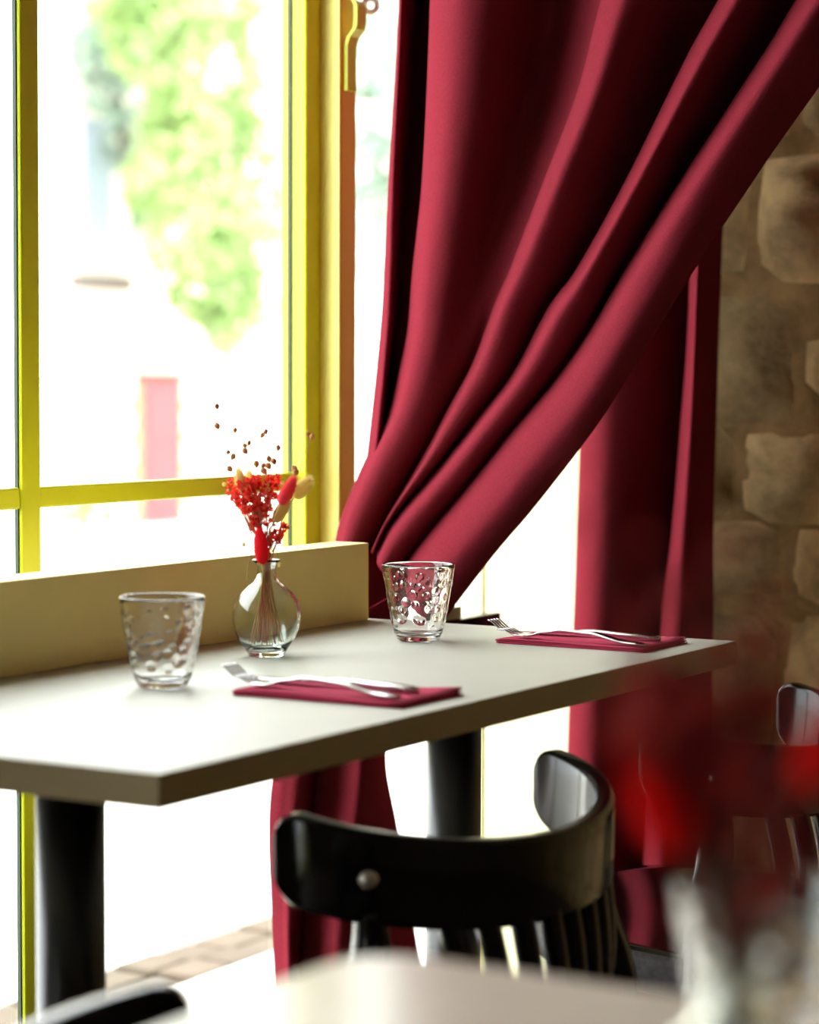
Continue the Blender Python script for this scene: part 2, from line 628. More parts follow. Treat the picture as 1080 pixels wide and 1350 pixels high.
def leaf_cloud(blobs, n_per, size, rnd):
    v, f = [], []
    for (c, r) in blobs:
        for _ in range(int(n_per * r * r)):
            while True:
                d = Vector((rnd.uniform(-1, 1), rnd.uniform(-1, 1), rnd.uniform(-1, 1)))
                if d.length < 1:
                    break
            d = d.normalized() * d.length ** .5
            p = Vector(c) + d * r
            a = Vector((rnd.uniform(-1, 1), rnd.uniform(-1, 1), rnd.uniform(-1, 1))).normalized()
            b = a.cross(Vector((rnd.uniform(-1, 1), rnd.uniform(-1, 1), rnd.uniform(-1, 1)))).normalized()
            s = size * rnd.uniform(.6, 1.3)
            k = len(v)
            v += [p - a * s, p + b * s * .45, p + a * s, p - b * s * .45]
            f.append((k, k + 1, k + 2, k + 3))
    return v, f


def plant(name, blobs_px, Y, m, trunk_px, n_per, label, cat, rnd):
    base = at_y(trunk_px[-1][0], trunk_px[-1][1], Y)
    root = empty(name, base)
    bl = []
    for (px, py, r) in blobs_px:
        p = at_y(px, py, Y + rnd.uniform(-.15, .15))
        dist = (p - EYE).dot(fwd)
        bl.append((p - base, r / FPX * dist))
    v, f = leaf_cloud(bl, n_per, .13, rnd)
    o = mesh('foliage', v, f, m, root, False)
    o['kind'] = 'stuff'
    pts = [at_y(a, b, Y + .2) - base for a, b in trunk_px]
    tube('stem', smooth_path(pts, 5), [.11 - .05 * i / (5 * (len(pts) - 1)) for i in range(5 * (len(pts) - 1) + 1)], M['bark'], root)
    tag(root, label, cat)
    return root


rnd = random.Random(3)
plant('climbing_vine', [(215, 40, 80), (270, 110, 85), (235, 170, 60), (290, 200, 80), (215, 240, 55), (260, 290, 85), (320, 320, 60), (280, 370, 65), (300, 415, 42), (300, 445, 28), (180, -40, 90), (280, -40, 90), (350, 270, 30), (345, 400, 28)],
      18.6, M['leaf'], [(322, -60), (322, 140), (300, 300), (300, 440)], 800, 'bright green vine hanging down the house front, left of the yellow post', 'vine', rnd)
plant('grey_green_shrub', [(140, 70, 45), (150, 130, 35), (110, 60, 30), (175, 190, 40), (165, 20, 45), (190, 290, 24)],
      19.75, M['leaf_blue'], [(140, 20), (150, 100), (165, 200), (185, 300)], 600, 'thin grey green creeper at the left of the bright green vine', 'creeper', rnd)
plant('street_tree', [(490, 90, 45), (510, 150, 60), (495, 220, 50), (520, 270, 55), (500, 330, 42), (520, 20, 70), (580, 100, 90), (590, 250, 80)],
      17.5, M['leaf_blue'], [(560, 40), (555, 200), (600, 450), (600, 640)], 800, 'blue green tree seen between the yellow post and the curtain', 'tree', rnd)
plant('low_shrub', [(110, 672, 20), (85, 678, 14), (290, 668, 16), (140, 680, 12)], 18.6, M['leaf'], [(110, 660), (112, 680), (114, 700)], 900,
      'low green planting at the foot of the house, under the window rail', 'shrub', rnd)

# ------------------------------------------------------------------ window table
T = empty('window_table', (2.0245, 1.343, 0))
TX0, TX1, TY0, TY1 = 1.4645, 2.5850, 1.0955, 1.640
box_ = lambda n, x0, x1, y0, y1, z0, z1, m, b: from_bm(n, box_bm(x0 - 2.0245, x1 - 2.0245, y0 - 1.343, y1 - 1.343, z0, z1, b), m, T)
box_('tabletop', TX0, TX1, TY0, TY1, .732, .760, M['laminate'], .0012)
box_('edge_band', TX0, TX1, TY0 - .0008, TY0 - .0001, .7322, .7597, M['band'], 0)
box_('edge_band', TX0 - .0008, TX0 - .0001, TY0, TY1, .7322, .7597, M['band'], 0)
box_('edge_band', TX1 + .0001, TX1 + .0008, TY0, TY1, .7322, .7597, M['band'], 0)
box_('upstand', 1.4650, 2.5665, 1.5885, 1.640, .7602, .858, M['ledge'], .0015)
for xl in (1.668, 2.3605):
    v, f = tube_data([(0, 0, .012), (0, 0, .726)], .0312, 40)
    mesh('column', v, f, M['black_metal'], T, False, (xl - 2.0245, .003, 0)).data.polygons.foreach_set('use_smooth', [len(p) == 4 for p in f] if False else [True] * len(f))
    box_('foot_plate', xl - .062, xl + .062, 1.346 - .070, 1.346 + .070, .0, .012, M['black_metal'], .003)
    box_('top_plate', xl - .09, xl + .09, 1.346 - .15, 1.346 + .15, .726, .732, M['black_metal'], .001)
tag(T, 'long narrow greige table against the window with a low khaki upstand', 'table')

# ------------------------------------------------------------------ tumblers with bubble relief
HG = .090


def tumbler():
    root = empty('tumbler', (2.386, 1.409, .7602))
    n = 168
    rng = random.Random(21)
    prof = [(0.0, 0.0), (.018, .0), (.0225, .0008), (.0252, .003), (.0272, .008)]
    rad = lambda z: .0268 + (.0425 - .0268) * (min(1, max(0, (z - .006) / .084)) ** .78)
    zs = [.008 + (.0885 - .008) * i / 84 for i in range(85)]
    bumps = []
    for _ in range(6000):
        zc, a = rng.uniform(.020, .080), rng.uniform(0, 2 * math.pi)
        R = rng.uniform(.0038, .0052)
        r = rad(zc)
        ok = True
        for (z2, a2, R2) in bumps:
            da = abs((a - a2 + math.pi) % (2 * math.pi) - math.pi) * r
            if math.hypot(da, zc - z2) < (R + R2) * .98:
                ok = False
                break
        if ok:
            bumps.append((zc, a, R))
        if len(bumps) > 62:
            break
    V, Fc = [], []

    def ring(fn, z):
        i0 = len(V)
        for k in range(n):
            a = 2 * math.pi * k / n
            r = fn(a)
            V.append((r * math.cos(a), r * math.sin(a), z))
        return i0

    def outer(zv):
        near = [b for b in bumps if abs(b[0] - zv) < b[2]]

        def fn(a):
            r = rad(zv)
            for (zc, ab, R) in near:
                da = abs((a - ab + math.pi) % (2 * math.pi) - math.pi) * r
                d2 = (da * da + (zv - zc) ** 2) / (R * R)
                if d2 < 1:
                    r += .0008 * math.sqrt(1 - d2)
            return r
        return fn
    rings = []
    for r, zv in prof[1:]:
        rings.append(ring(lambda a, r=r: r, zv))
    for zv in zs[1:]:
        rings.append(ring(outer(zv), zv))
    for dr, zv in ((-.0002, .0896), (-.0010, .0900), (-.0018, .0896)):
        rings.append(ring(lambda a, dr=dr: .0425 + dr, zv))
    for i in range(20):
        zv = .0885 - (.0885 - .013) * i / 19
        rings.append(ring(lambda a, zv=zv: rad(zv) - .0024 - .0006 * (1 - zv / .09), zv))
    rings.append(ring(lambda a: .0225, .0095))
    rings.append(ring(lambda a: .012, .0085))
    for a, b in zip(rings, rings[1:]):
        for k in range(n):
            k2 = (k + 1) % n
            Fc.append((a + k, a + k2, b + k2, b + k))
    Fc.append(tuple(rings[0] + k for k in range(n - 1, -1, -1)))
    Fc.append(tuple(rings[-1] + k for k in range(n)))
    mesh('bowl', V, Fc, M['glass'], root)
    return root


g2 = tumbler()
tag(g2, 'clear bubble-textured tumbler by the curtain, right of the flower vase', 'glass', 'bubble tumblers')


def copy_thing(root, loc, rz=0.0):
    c = root.copy()
    COL.objects.link(c)
    c.location = loc
    c.rotation_euler.z = rz
    for ch in list(root.children):
        d = ch.copy()
        COL.objects.link(d)
        d.parent = c
        for gc in list(ch.children):
            e = gc.copy()
            COL.objects.link(e)
            e.parent = d
    return c


g1 = copy_thing(g2, (1.886, 1.406, .7602), 1.3)
g1['label'] = 'clear bubble-textured tumbler left of the flower vase, against the khaki upstand'
g3 = copy_thing(g2, (.925, .372, .7612), 2.2)
g3['label'] = 'blurred clear tumbler on the beige table in the bottom right corner'

# ------------------------------------------------------------------ vase and dried flowers
AX = Vector((.512, -.859, 0))
DP = Vector((.859, .512, 0))


def vase_obj():
    root = empty('bottle_vase', (2.166, 1.473, .7602))
    out = [(.0, .0015), (.012, .0012), (.0190, 0.0), (.0204, .0008), (.0208, .003), (.0245, .0095), (.0315, .0195), (.0358, .0295), (.0378, .0395), (.0374, .0500), (.0345, .0605), (.0285, .0695), (.0205, .0765), (.0140, .0815), (.0112, .0865), (.0104, .0920), (.0106, .0985), (.0124, .1025), (.0150, .1042), (.0156, .1052), (.0150, .1062)]
    inn = [(max(.0, r - .0021), max(z, .0050)) for r, z in out[5:-3]][::-1]
    prof = out[1:] + [(.0136, .1058), (.0105, .1025)] + inn[1:] + [(.010, .0062)]
    v, f = lathe_data(prof, 64)
    n = 64
    f.append(tuple(range(n - 1, -1, -1)))
    m_ = len(prof)
    f.append(tuple((m_ - 1) * n + k for k in range(n)))
    mesh('glass_body', v, f, M['vase'], root)
    tag(root, 'small round clear glass bottle vase with narrow neck on the window table', 'vase', 'bottle vases of dried flowers')
    return root


vz = vase_obj()
VB = Vector((2.166, 1.473, .7602))
SC = 1211.0          # pixels per metre at the vase
FL = []              # every flower thing, for the second bouquet


def L(px, py, d=0.0):
    """bouquet-local point: metres right of / above the vase base"""
    return AX * ((px - 351) / SC) + DP * d + Vector((0, 0, (866 - py) / SC))


def stem_path(tip, rnd, bend=.0):
    fx = (tip.x * AX.x + tip.y * AX.y)
    foot = AX * (-fx * .35 + rnd.uniform(-.017, .017)) + DP * rnd.uniform(-.014, .014) + Vector((0, 0, .009 + rnd.uniform(0, .008)))
    neck = AX * (fx * .05 + rnd.uniform(-.0045, .0045)) + DP * rnd.uniform(-.004, .004) + Vector((0, 0, .094))
    mid = neck.lerp(tip, .55) + Vector((0, 0, .012)) + AX * bend
    return [foot, neck, mid, tip]


def fluff(axis0, axis1, rmax, m, parent, rnd):
    """bunny tail head: tapered ellipsoid bristling with fine hairs"""
    a, b = Vector(axis0), Vector(axis1)
    d = b - a
    u = d.normalized().cross(Vector((.3, .5, .81))).normalized()
    w = d.normalized().cross(u)
    V, Fc = [], []
    nr, ns = 14, 16
    for i in range(nr + 1):
        t = i / nr
        r = rmax * (math.sin(math.pi * min(1, max(0.0, t)) ** .82)) ** .45 if 0 < t < 1 else .0003
        for k in range(ns):
            q = 2 * math.pi * k / ns
            rr = r * (1 + rnd.uniform(-.08, .08))
            V.append(a + d * t + u * (rr * math.cos(q)) + w * (rr * math.sin(q)))
    for i in range(nr):
        for k in range(ns):
            k2 = (k + 1) % ns
            Fc.append((i * ns + k, i * ns + k2, (i + 1) * ns + k2, (i + 1) * ns + k))
    for _ in range(700):
        t = rnd.uniform(.03, 1)
        q = rnd.uniform(0, 2 * math.pi)
        r = rmax * (math.sin(math.pi * t ** .82)) ** .45 if t < .99 else .001
        nrm = u * math.cos(q) + w * math.sin(q)
        p = a + d * t + nrm * r * .9
        e = p + (nrm * .55 + d.normalized() * .85) * rnd.uniform(.003, .007)
        s = nrm.cross(d.normalized()) * .00022
        k = len(V)
        V += [p - s, p + s, e]
        Fc.append((k, k + 1, k + 2))
    return mesh('head', V, Fc, m, parent)


def bunny(p0, p1, r, m, sm, label, dep, seed):
    rnd = random.Random(seed)
    root = empty('bunny_tail', VB)
    a, b = L(*p0, dep), L(*p1, dep + .004)
    pth = stem_path(a + (b - a) * .06, rnd)
    tube('stem', smooth_path(pth, 6), .0008, sm, root, 6)
    fluff(a, b, r, m, root, rnd)
    tag(root, label, 'dried flower', 'bunny tail grasses')
    FL.append(root)


bunny((348, 743), (342, 694), .0078, M['red_tail'], M['stem_green'], 'red bunny tail low over the vase neck in the window table bouquet', -.016, 1)
bunny((371, 663), (390, 628), .0072, M['pink_tail'], M['stem_straw'], 'coral pink bunny tail at the upper right of the window table bouquet', -.030, 2)
bunny((386, 656), (409, 630), .0085, M['cream_tail'], M['stem_straw'], 'cream bunny tail at the right edge, behind the coral one, on the window table', .012, 3)
bunny((362, 688), (381, 656), .0070, M['cream_tail'], M['stem_straw'], 'cream bunny tail just under the coral one on the window table', .0, 4)
bunny((318, 648), (314, 618), .0055, M['cream_tail'], M['stem_straw'], 'cream bunny tail at the upper left of the window table bouquet', .0, 5)
bunny((328, 648), (326, 622), .0050, M['cream_tail'], M['stem_straw'], 'small cream bunny tail between the leftmost one and the red florets, window table', .016, 6)


def octa(c, r, rnd, sq=1.0):
    c = Vector(c)
    ax = [Vector((rnd.uniform(-1, 1), rnd.uniform(-1, 1), rnd.uniform(-1, 1))).normalized()]
    ax.append(ax[0].cross(Vector((.2, .9, .4))).normalized())
    ax.append(ax[0].cross(ax[1]))
    v = [c + ax[0] * r, c - ax[0] * r, c + ax[1] * r * sq, c - ax[1] * r * sq, c + ax[2] * r * sq, c - ax[2] * r * sq]
    f = [(0, 2, 4), (0, 4, 3), (0, 3, 5), (0, 5, 2), (1, 4, 2), (1, 3, 4), (1, 5, 3), (1, 2, 5)]
    return v, f


def petal_floret(c, r, rnd):
    """five small cupped petals round a bead"""
    parts = [octa(c, r * .4, rnd)]
    n = Vector((rnd.uniform(-1, 1), rnd.uniform(-1, 1), rnd.uniform(.1, 1))).normalized()
    u = n.cross(Vector((.3, .2, .9))).normalized()
    w = n.cross(u)
    for k in range(5):
        q = 2 * math.pi * k / 5
        d = u * math.cos(q) + w * math.sin(q)
        s = n.cross(d) * r * .42
        c_ = Vector(c)
        parts.append(([c_, c_ + d * r * .6 + s + n * r * .15, c_ + d * r * 1.1 + n * r * .4, c_ + d * r * .6 - s + n * r * .15], [(0, 1, 2), (0, 2, 3)]))
    return join_data(parts)


def sprig(pts_px, label, seed, n_stem=9, rr=.0042):
    rnd = random.Random(seed)
    root = empty('red_filler_sprig', VB)
    parts, stems = [], []
    for i, (px, py) in enumerate(pts_px):
        dep = rnd.uniform(-.018, .018)
        c = L(px, py, dep)
        parts.append(petal_floret(c, rr * rnd.uniform(.75, 1.2), rnd))
        if i % 3 == 0:
            fx = px - 351
            j = L(351 + fx * .45, 742 - (742 - py) * .45, dep * .5)
            stems.append(tube_data([j, j.lerp(c, .5) + AX * rnd.uniform(-.002, .002), c], .00035, 4))
    V, Fc = join_data(parts)
    o = mesh('floret_cluster', V, Fc, M['floret'], root, False)
    o['kind'] = 'stuff'
    main = []
    for _ in range(n_stem):
        px, py = rnd.choice(pts_px)
        p = L(351 + (px - 351) * .5, 742 - (742 - py) * .5, rnd.uniform(-.006, .006))
        main.append(tube_data(smooth_path(stem_path(p, rnd), 5), .0005, 5))
    V, Fc = join_data(main + stems)
    mesh('stem', V, Fc, M['stem_red'], root)
    tag(root, label, 'dried flower', 'red filler sprigs')
    FL.append(root)


rnd = random.Random(8)
A_, B_, C_ = [], [], []
for _ in range(170):
    px, py = rnd.uniform(300, 335), rnd.uniform(630, 690)
    if py < 660 or abs(px - (318 + (py - 660) * .6)) < 16 - (py - 660) * .25:
        A_.append((px + (8 if py > 660 else 0), py))
for _ in range(150):
    px, py = rnd.uniform(328, 368), rnd.uniform(628, 692)
    if py < 657 or (px < 356 and rnd.random() < .75):
        B_.append((px, py))
for _ in range(34):
    C_.append((rnd.uniform(358, 380), rnd.uniform(692, 718) - .0))
C_ = [(px - (py - 695) * .55, py) for px, py in C_]
sprig(A_, 'red floret sprig on the left of the window table bouquet', 31)
sprig(B_, 'red floret sprig in the middle of the window table bouquet', 32)
sprig(C_, 'small red floret sprig low on the right of the window table bouquet', 33, 4)


def spikelet(root, c, r, rnd, m=None):
    c = Vector(c)
    n = 7
    ax = Vector((rnd.uniform(-.7, .7), rnd.uniform(-.7, .7), -1)).normalized()
    u = ax.cross(Vector((.4, .8, .2))).normalized()
    w = ax.cross(u)
    V, Fc = [], []
    for i, (t, q) in enumerate(((-1.0, .05), (-.6, .62), (-.1, .85), (.4, .6), (1.0, .05))):
        for k in range(n):
            a = 2 * math.pi * k / n
            V.append(c + ax * (r * t) + u * (r * q * math.cos(a)) + w * (r * q * .7 * math.sin(a)))
    for i in range(4):
        for k in range(n):
            k2 = (k + 1) % n
            Fc.append((i * n + k, i * n + k2, (i + 1) * n + k2, (i + 1) * n + k))
    return mesh('spikelet', V, Fc, m or M['spikelet'], root)


def quaking(tips, label, seed, r=.0042, m=None):
    rnd = random.Random(seed)
    root = empty('quaking_grass', VB)
    cx = sum(t[0] for t in tips) / len(tips)
    low = max(t[1] for t in tips)
    j = L(351 + (cx - 351) * .55, min(700, low + 45), 0)
    V = [tube_data(smooth_path(stem_path(j, rnd), 5), .00055, 5)]
    for (px, py) in tips:
        dep = rnd.uniform(-.02, .02)
        c = L(px, py, dep)
        k = j.lerp(c, .6) + Vector((0, 0, .006)) + AX * rnd.uniform(-.003, .003)
        V.append(tube_data(smooth_path([j, k, c + Vector((0, 0, .004)), c], 4), .00028, 4))
        spikelet(root, c, r * rnd.uniform(.8, 1.15), rnd, m)
    v, f = join_data(V)
    mesh('stem', v, f, M['stem_straw'], root)
    tag(root, label, 'dried grass', 'quaking grass stems')
    FL.append(root)


quaking([(285, 535), (285, 561), (311, 566), (302, 595), (308, 601), (304, 617)], 'quaking grass stem leaning furthest left in the window table bouquet', 41)
quaking([(322, 587), (329, 583), (323, 594), (345, 573), (351, 568)], 'quaking grass stem upright above the red florets, left of centre, window table', 42)
quaking([(366, 590), (355, 604), (362, 607), (338, 611), (347, 613), (353, 614), (347, 621)], 'dense quaking grass stem in the centre top of the window table bouquet', 43)
quaking([(407, 571), (411, 575), (389, 617), (391, 621)], 'quaking grass stem reaching right across the yellow post, window table', 44)
quaking([(297, 637), (303, 645), (322, 717), (368, 746), (322, 782), (349, 640), (372, 636)], 'thin stem with pale cream seed beads in the window table bouquet', 45, .0032, M['seed'])

# second bouquet: same vase and flowers on the near table, far out of focus
B2 = Vector((.744, .314, .7612))
v2 = copy_thing(vz, B2, .6)
v2['label'] = 'blurred glass bottle vase on the beige table in the foreground'
swap = {}
WORDS = {'bunny_tail': ['red bunny tail low', 'coral bunny tail upper right', 'cream bunny tail right edge', 'cream bunny tail under the coral one', 'cream bunny tail upper left', 'small cream bunny tail beside the florets'],
         'red_filler_sprig': ['red floret sprig left part', 'red floret sprig middle part', 'small red floret sprig low right'],
         'quaking_grass': ['quaking grass stem leaning left', 'quaking grass stem left of centre', 'dense quaking grass stem at centre', 'quaking grass stem reaching right', 'thin stem with cream seed beads']}
cnt = {}
M['dark_red'] = mat('deep_red_floret', (150, 20, 16), .85)
M['vivid'] = translucent(mat('vivid_red_fluff', (196, 20, 18), .9, .05), (230, 24, 18), .4)
M['dark_brown'] = mat('dark_brown_stem', (92, 38, 22), .85)
first = list(FL)
VB = B2.copy()
bunny((326, 694), (309, 648), .0095, M['vivid'], M['dark_brown'], 'tmp', -.012, 61)
low = FL.pop()
low['label'] = 'blurred bright red bunny tail at the left of the foreground bouquet'
for o in first:
    base = o.name.split('.')[0]
    i = cnt.get(base, 0)
    cnt[base] = i + 1
    if base == 'bunny_tail' and i == 0:
        continue
    c = copy_thing(o, B2, .0)
    for part in c.children:
        part.material_slots[0].link = 'OBJECT'
        part.material_slots[0].material = M['dark_brown'] if part.name.startswith('stem') else (M['vivid'] if base == 'bunny_tail' and i in (0, 1) else M['dark_red'])
    c['label'] = 'blurred ' + WORDS[base][i] + ' of the foreground bouquet'

# ------------------------------------------------------------------ place settings
def napkin(loc, label, seed):
    rnd = random.Random(seed)
    root = empty('napkin', loc)
    for k in range(4):
        e = .0012 * k
        n = 10
        V, Fc = [], []
        x0, x1, y0, y1 = e * rnd.uniform(-.6, 1), .115 - e * rnd.uniform(0, 1), e * rnd.uniform(0, 1), .190 - e * rnd.uniform(-1, 1)
        zz = k * .0013 + .0003
        for s in (0, 1):
            for j in range(n + 1):
                for i in range(n + 1):
                    X, Y = x0 + (x1 - x0) * i / n, y0 + (y1 - y0) * j / n
                    puff = .0012 * k / 3 * math.sin(X * 60 + seed) * math.sin(Y * 33 + k)
                    lift = .003 * (k / 3) * max(0, (i / n - .75) * 4) * max(0, (.25 - j / n) * 4)
                    V.append((X, Y, max(.0002, zz + s * .0010 + puff * .6 + lift)))
        N = (n + 1) ** 2
        for j in range(n):
            for i in range(n):
                p = j * (n + 1) + i
                Fc.append((p, p + n + 1, p + n + 2, p + 1))
                Fc.append((N + p, N + p + 1, N + p + n + 2, N + p + n + 1))
        rim = [i for i in range(n + 1)] + [(j * (n + 1) + n) for j in range(1, n + 1)] + [n * (n + 1) + i for i in range(n - 1, -1, -1)] + [j * (n + 1) for j in range(n - 1, 0, -1)]
        for a, b in zip(rim, rim[1:] + rim[:1]):
            Fc.append((a, b, N + b, N + a))
        mesh('layer', V, Fc, M['napkin'], root)
    tag(root, label, 'napkin', 'folded burgundy napkins')
    return root


def ribbon(path, width, thick, cross=6, crown=.25, xoff=None):
    """path: (y,z) list; width, thick per point; crowned top; returns data"""
    V, Fc = [], []
    m_ = len(path)
    n = cross * 2
    for i, (y, z) in enumerate(path):
        w, t = width[i], thick[i]
        xo = xoff[i] if xoff else 0
        a, b = path[max(0, i - 1)], path[min(m_ - 1, i + 1)]
        dy, dz = b[0] - a[0], b[1] - a[1]
        l_ = math.hypot(dy, dz) or 1
        ny, nz = -dz / l_, dy / l_
        for k in range(n):
            q = 2 * math.pi * k / n
            cx, sz = math.cos(q), math.sin(q)
            cx = math.copysign(abs(cx) ** .6, cx)
            sz = math.copysign(abs(sz) ** .45, sz)
            V.append((xo + cx * w, y + ny * sz * t, z + nz * sz * t))
    for i in range(m_ - 1):
        for k in range(n):
            k2 = (k + 1) % n
            Fc.append((i * n + k, i * n + k2, (i + 1) * n + k2, (i + 1) * n + k))
    Fc.append(tuple(range(n - 1, -1, -1)))
    Fc.append(tuple(range((m_ - 1) * n, m_ * n)))
    return V, Fc


def interp(tab, y):
    for (a, va), (b, vb) in zip(tab, tab[1:]):
        if y <= b:
            t = (y - a) / (b - a)
            t = t * t * (3 - 2 * t)
            return va + (vb - va) * t
    return tab[-1][1]


def fork(loc, rz, label):
    root = empty('fork', loc, rz)
    zt = [(0, .0022), (.02, .0026), (.075, .0105), (.11, .0115), (.135, .0075), (.152, .0030), (.165, .0032), (.185, .0090), (.203, .0185)]
    wt = [(0, .0030), (.006, .0075), (.03, .0070), (.09, .0038), (.125, .0032), (.14, .0055), (.155, .0112), (.168, .0120)]
    tt = [(0, .0012), (.03, .0020), (.09, .0022), (.13, .0019), (.155, .0010), (.17, .0009)]
    ys = [i * .168 / 44 for i in range(45)]
    v, f = ribbon([(y, interp(zt, y)) for y in ys], [interp(wt, y) for y in ys], [interp(tt, y) for y in ys])
    mesh('handle', v, f, M['steel'], root)
    ys2 = [.166 + i * (.204 - .166) / 14 for i in range(15)]
    for k in range(4):
        x0 = (-.0093, -.0031, .0031, .0093)[k]
        v, f = ribbon([(y, interp(zt, y)) for y in ys2], [.0014 * (1 - .3 * i / 14) for i in range(15)], [.0009] * 15, 4, xoff=[x0] * 15)
        mesh('tine', v, f, M['steel'], root)
    tag(root, label, 'fork', 'steel forks')
    return root


def knife(loc, rz, label):
    root = empty('knife', loc, rz)
    zt = [(0, .0030), (.03, .0045), (.08, .0060), (.11, .0042), (.215, .0022)]
    ys = [i * .105 / 24 for i in range(25)]
    wt = [(0, .0035), (.008, .0085), (.03, .0085), (.085, .0052), (.105, .0050)]
    v, f = ribbon([(y, interp(zt, y)) for y in ys], [interp(wt, y) for y in ys], [.0030] * 24 + [.002])
    mesh('handle', v, f, M['steel'], root)
    ys = [.104 + i * .106 / 24 for i in range(25)]
    w2_ = [(.104, .0050), (.115, .0085), (.18, .0088), (.2, .006), (.21, .0008)]
    v, f = ribbon([(y, interp(zt, y)) for y in ys], [interp(w2_, y) for y in ys], [.0011] * 25)
    mesh('blade', v, f, M['steel'], root)
    tag(root, label, 'knife', 'steel table knives')
    return root


napkin((1.8745, 1.1240, .7602), 'folded burgundy napkin on the table in front of the flower vase', 1)
napkin((2.4135, 1.1310, .7602), 'folded burgundy napkin at the far right end of the window table', 2)
fork((1.8955, 1.139, .7662), -.055, 'steel fork lying on the napkin in front of the flower vase')
fork((2.4245, 1.135, .7662), -.06, 'steel fork lying on the napkin at the far right end of the table')
knife((1.940, 1.146, .7662), .0, 'steel knife behind the fork on the napkin in front of the vase')
knife((2.484, 1.146, .7662), .02, 'steel knife behind the fork on the far right napkin')

# ------------------------------------------------------------------ bistro chairs
def rail_xy(t, off):
    c, s = math.cos(t), math.sin(t)
    return (.21 + off) * math.copysign(abs(c) ** 1.134, c) * (1 + .022 * abs(s)), -(.15 + off) * abs(s) ** .912


def make_chair():
    root = empty('bistro_chair', (2.542, 1.102, 0), .041)
    # bent crest rail with rounded ends
    V, Fc = [], []
    nt, ring = 84, []
    ts = [math.pi * (.5 - .5 * math.cos(math.pi * i / nt)) for i in range(nt + 1)]
    xy = [Vector(rail_xy(t, .007)) for t in ts]
    arc = [0]
    for a, b in zip(xy, xy[1:]):
        arc.append(arc[-1] + (b - a).length)
    for i in range(nt + 1):
        t = ts[i]
        s = abs(math.sin(t))
        ztop = .697 - .036 * s
        hgt = .078 + .004 * (1 - s)
        # rounded ends: shrink the height over the last 2 cm
        e = min(arc[i], arc[-1] - arc[i]) / .026
        k = 1.0 if e >= 1 else (.42 + .58 * math.sqrt(max(0, 1 - (1 - e) ** 2)))
        zc = ztop - hgt / 2
        za, zb = zc - hgt / 2 * k, zc + hgt / 2 * k
        sec = []
        for (off, zz) in ((-.003, zb - .004), (.000, zb), (.013, zb), (.017, zb - .004), (.017, za + .004), (.013, za), (.0, za), (-.003, za + .004)):
            x, y = rail_xy(t, off)
            sec.append((x, y, zz))
        ring.append(len(V))
        V += sec
    for a, b in zip(ring, ring[1:]):
        for k in range(8):
            k2 = (k + 1) % 8
            Fc.append((a + k, b + k, b + k2, a + k2))
    Fc.append(tuple(range(8)))
    Fc.append(tuple(ring[-1] + k for k in range(7, -1, -1)))
    cr = mesh('crest_rail', V, Fc, M['black'], root, True)
    md = cr.modifiers.new('edge', 'BEVEL')
    md.width = .002
    md.segments = 2
    md.limit_method = 'ANGLE'
    # seat: thick saddle with rolled edge, raked to the rear
    V, Fc = [], []
    n = 72
    lay = [(.86, .008), (.95, .0), (.99, .004), (1.0, .014), (1.0, .036), (.985, .046), (.955, .050), (.90, .0485), (.60, .044), (.25, .0425)]
    for (k_, h_) in lay:
        for i in range(n):
            a = 2 * math.pi * i / n
            c, s = math.cos(a), math.sin(a)
            p, q, e = (.52, .52, .205) if s < 0 else (.80, .95, .175)
            x = .222 * k_ * math.copysign(abs(c) ** p, c)
            y = .018 + e * k_ * math.copysign(abs(s) ** q, s)
            V.append((x, y, .402 + h_ + .07 * (y - .018)))
    for i in range(len(lay) - 1):
        for k in range(n):
            k2 = (k + 1) % n
            Fc.append((i * n + k, i * n + k2, (i + 1) * n + k2, (i + 1) * n + k))
    Fc.append(tuple(range(n - 1, -1, -1)))
    Fc.append(tuple((len(lay) - 1) * n + k for k in range(n)))
    st = mesh('seat', V, Fc, M['seatblack'], root)
    st.data.materials.append(M['seatside'])
    for i_ in range(5 * n):
        st.data.polygons[i_].material_index = 1
    for s in (-1, 1):
        # rear leg runs up outside the seat and carries the rail
        tx = math.radians(153 if s < 0 else 27)
        x, y = rail_xy(tx, .007)
        pts = smooth_path([(s * .262, y - .050, 0), (s * .247, y - .010, .25), (s * .243, y - .004, .45), (x - s * .002, y, .56), (x, y, .612)], 6)
        leg = tube('leg', pts, [.018 + .003 * math.sin(math.pi * i / 24) - (.006 * max(0, (i - 18) / 6)) for i in range(25)], M['black'], root, 14, (1.0, .9))
        bx, by = rail_xy(tx, .0168)
        dl = math.hypot(bx - x, by - y)
        nx, ny = (bx - x) / dl, (by - y) / dl
        v, f = lathe_data([(.0002, .0055), (.004, .0050), (.0075, .0032), (.0092, 0)], 16)
        v = [(bx + nx * c_ - ny * a_, by + ny * c_ + nx * a_, .640 + b_) for a_, b_, c_ in v]
        mesh('bolt_cap', v, f, M['steel'], leg, True, (0, 0, 0))
        tube('leg', smooth_path([(s * .165, .150, 0), (s * .155, .135, .2), (s * .140, .115, .405)], 6), [.012 + .005 * i / 12 for i in range(13)], M['black'], root, 12)
    for k in range(8):
        t = math.radians(131 - 11 * k)
        x, y = rail_xy(t, .004)
        x2, y2 = x * .80, max(-.165, y - .004)
        tube('spindle', smooth_path([(x2, y2 + .005, .435), ((x + x2) / 2, y - .012, .52), (x, y, .602)], 5), .0112, M['black'], root, 10)
    for (a, b) in (((-.247, -.10, .22), (-.155, .135, .20)), ((.247, -.10, .22), (.155, .135, .20)), ((-.214, .04, .21), (.214, .04, .21))):
        tube('stretcher', [a, Vector(a).lerp(Vector(b), .5), b], .008, M['black'], root, 10)
    tag(root, 'black bentwood bistro chair at the far right end of the window table', 'chair', 'black bistro chairs')
    return root


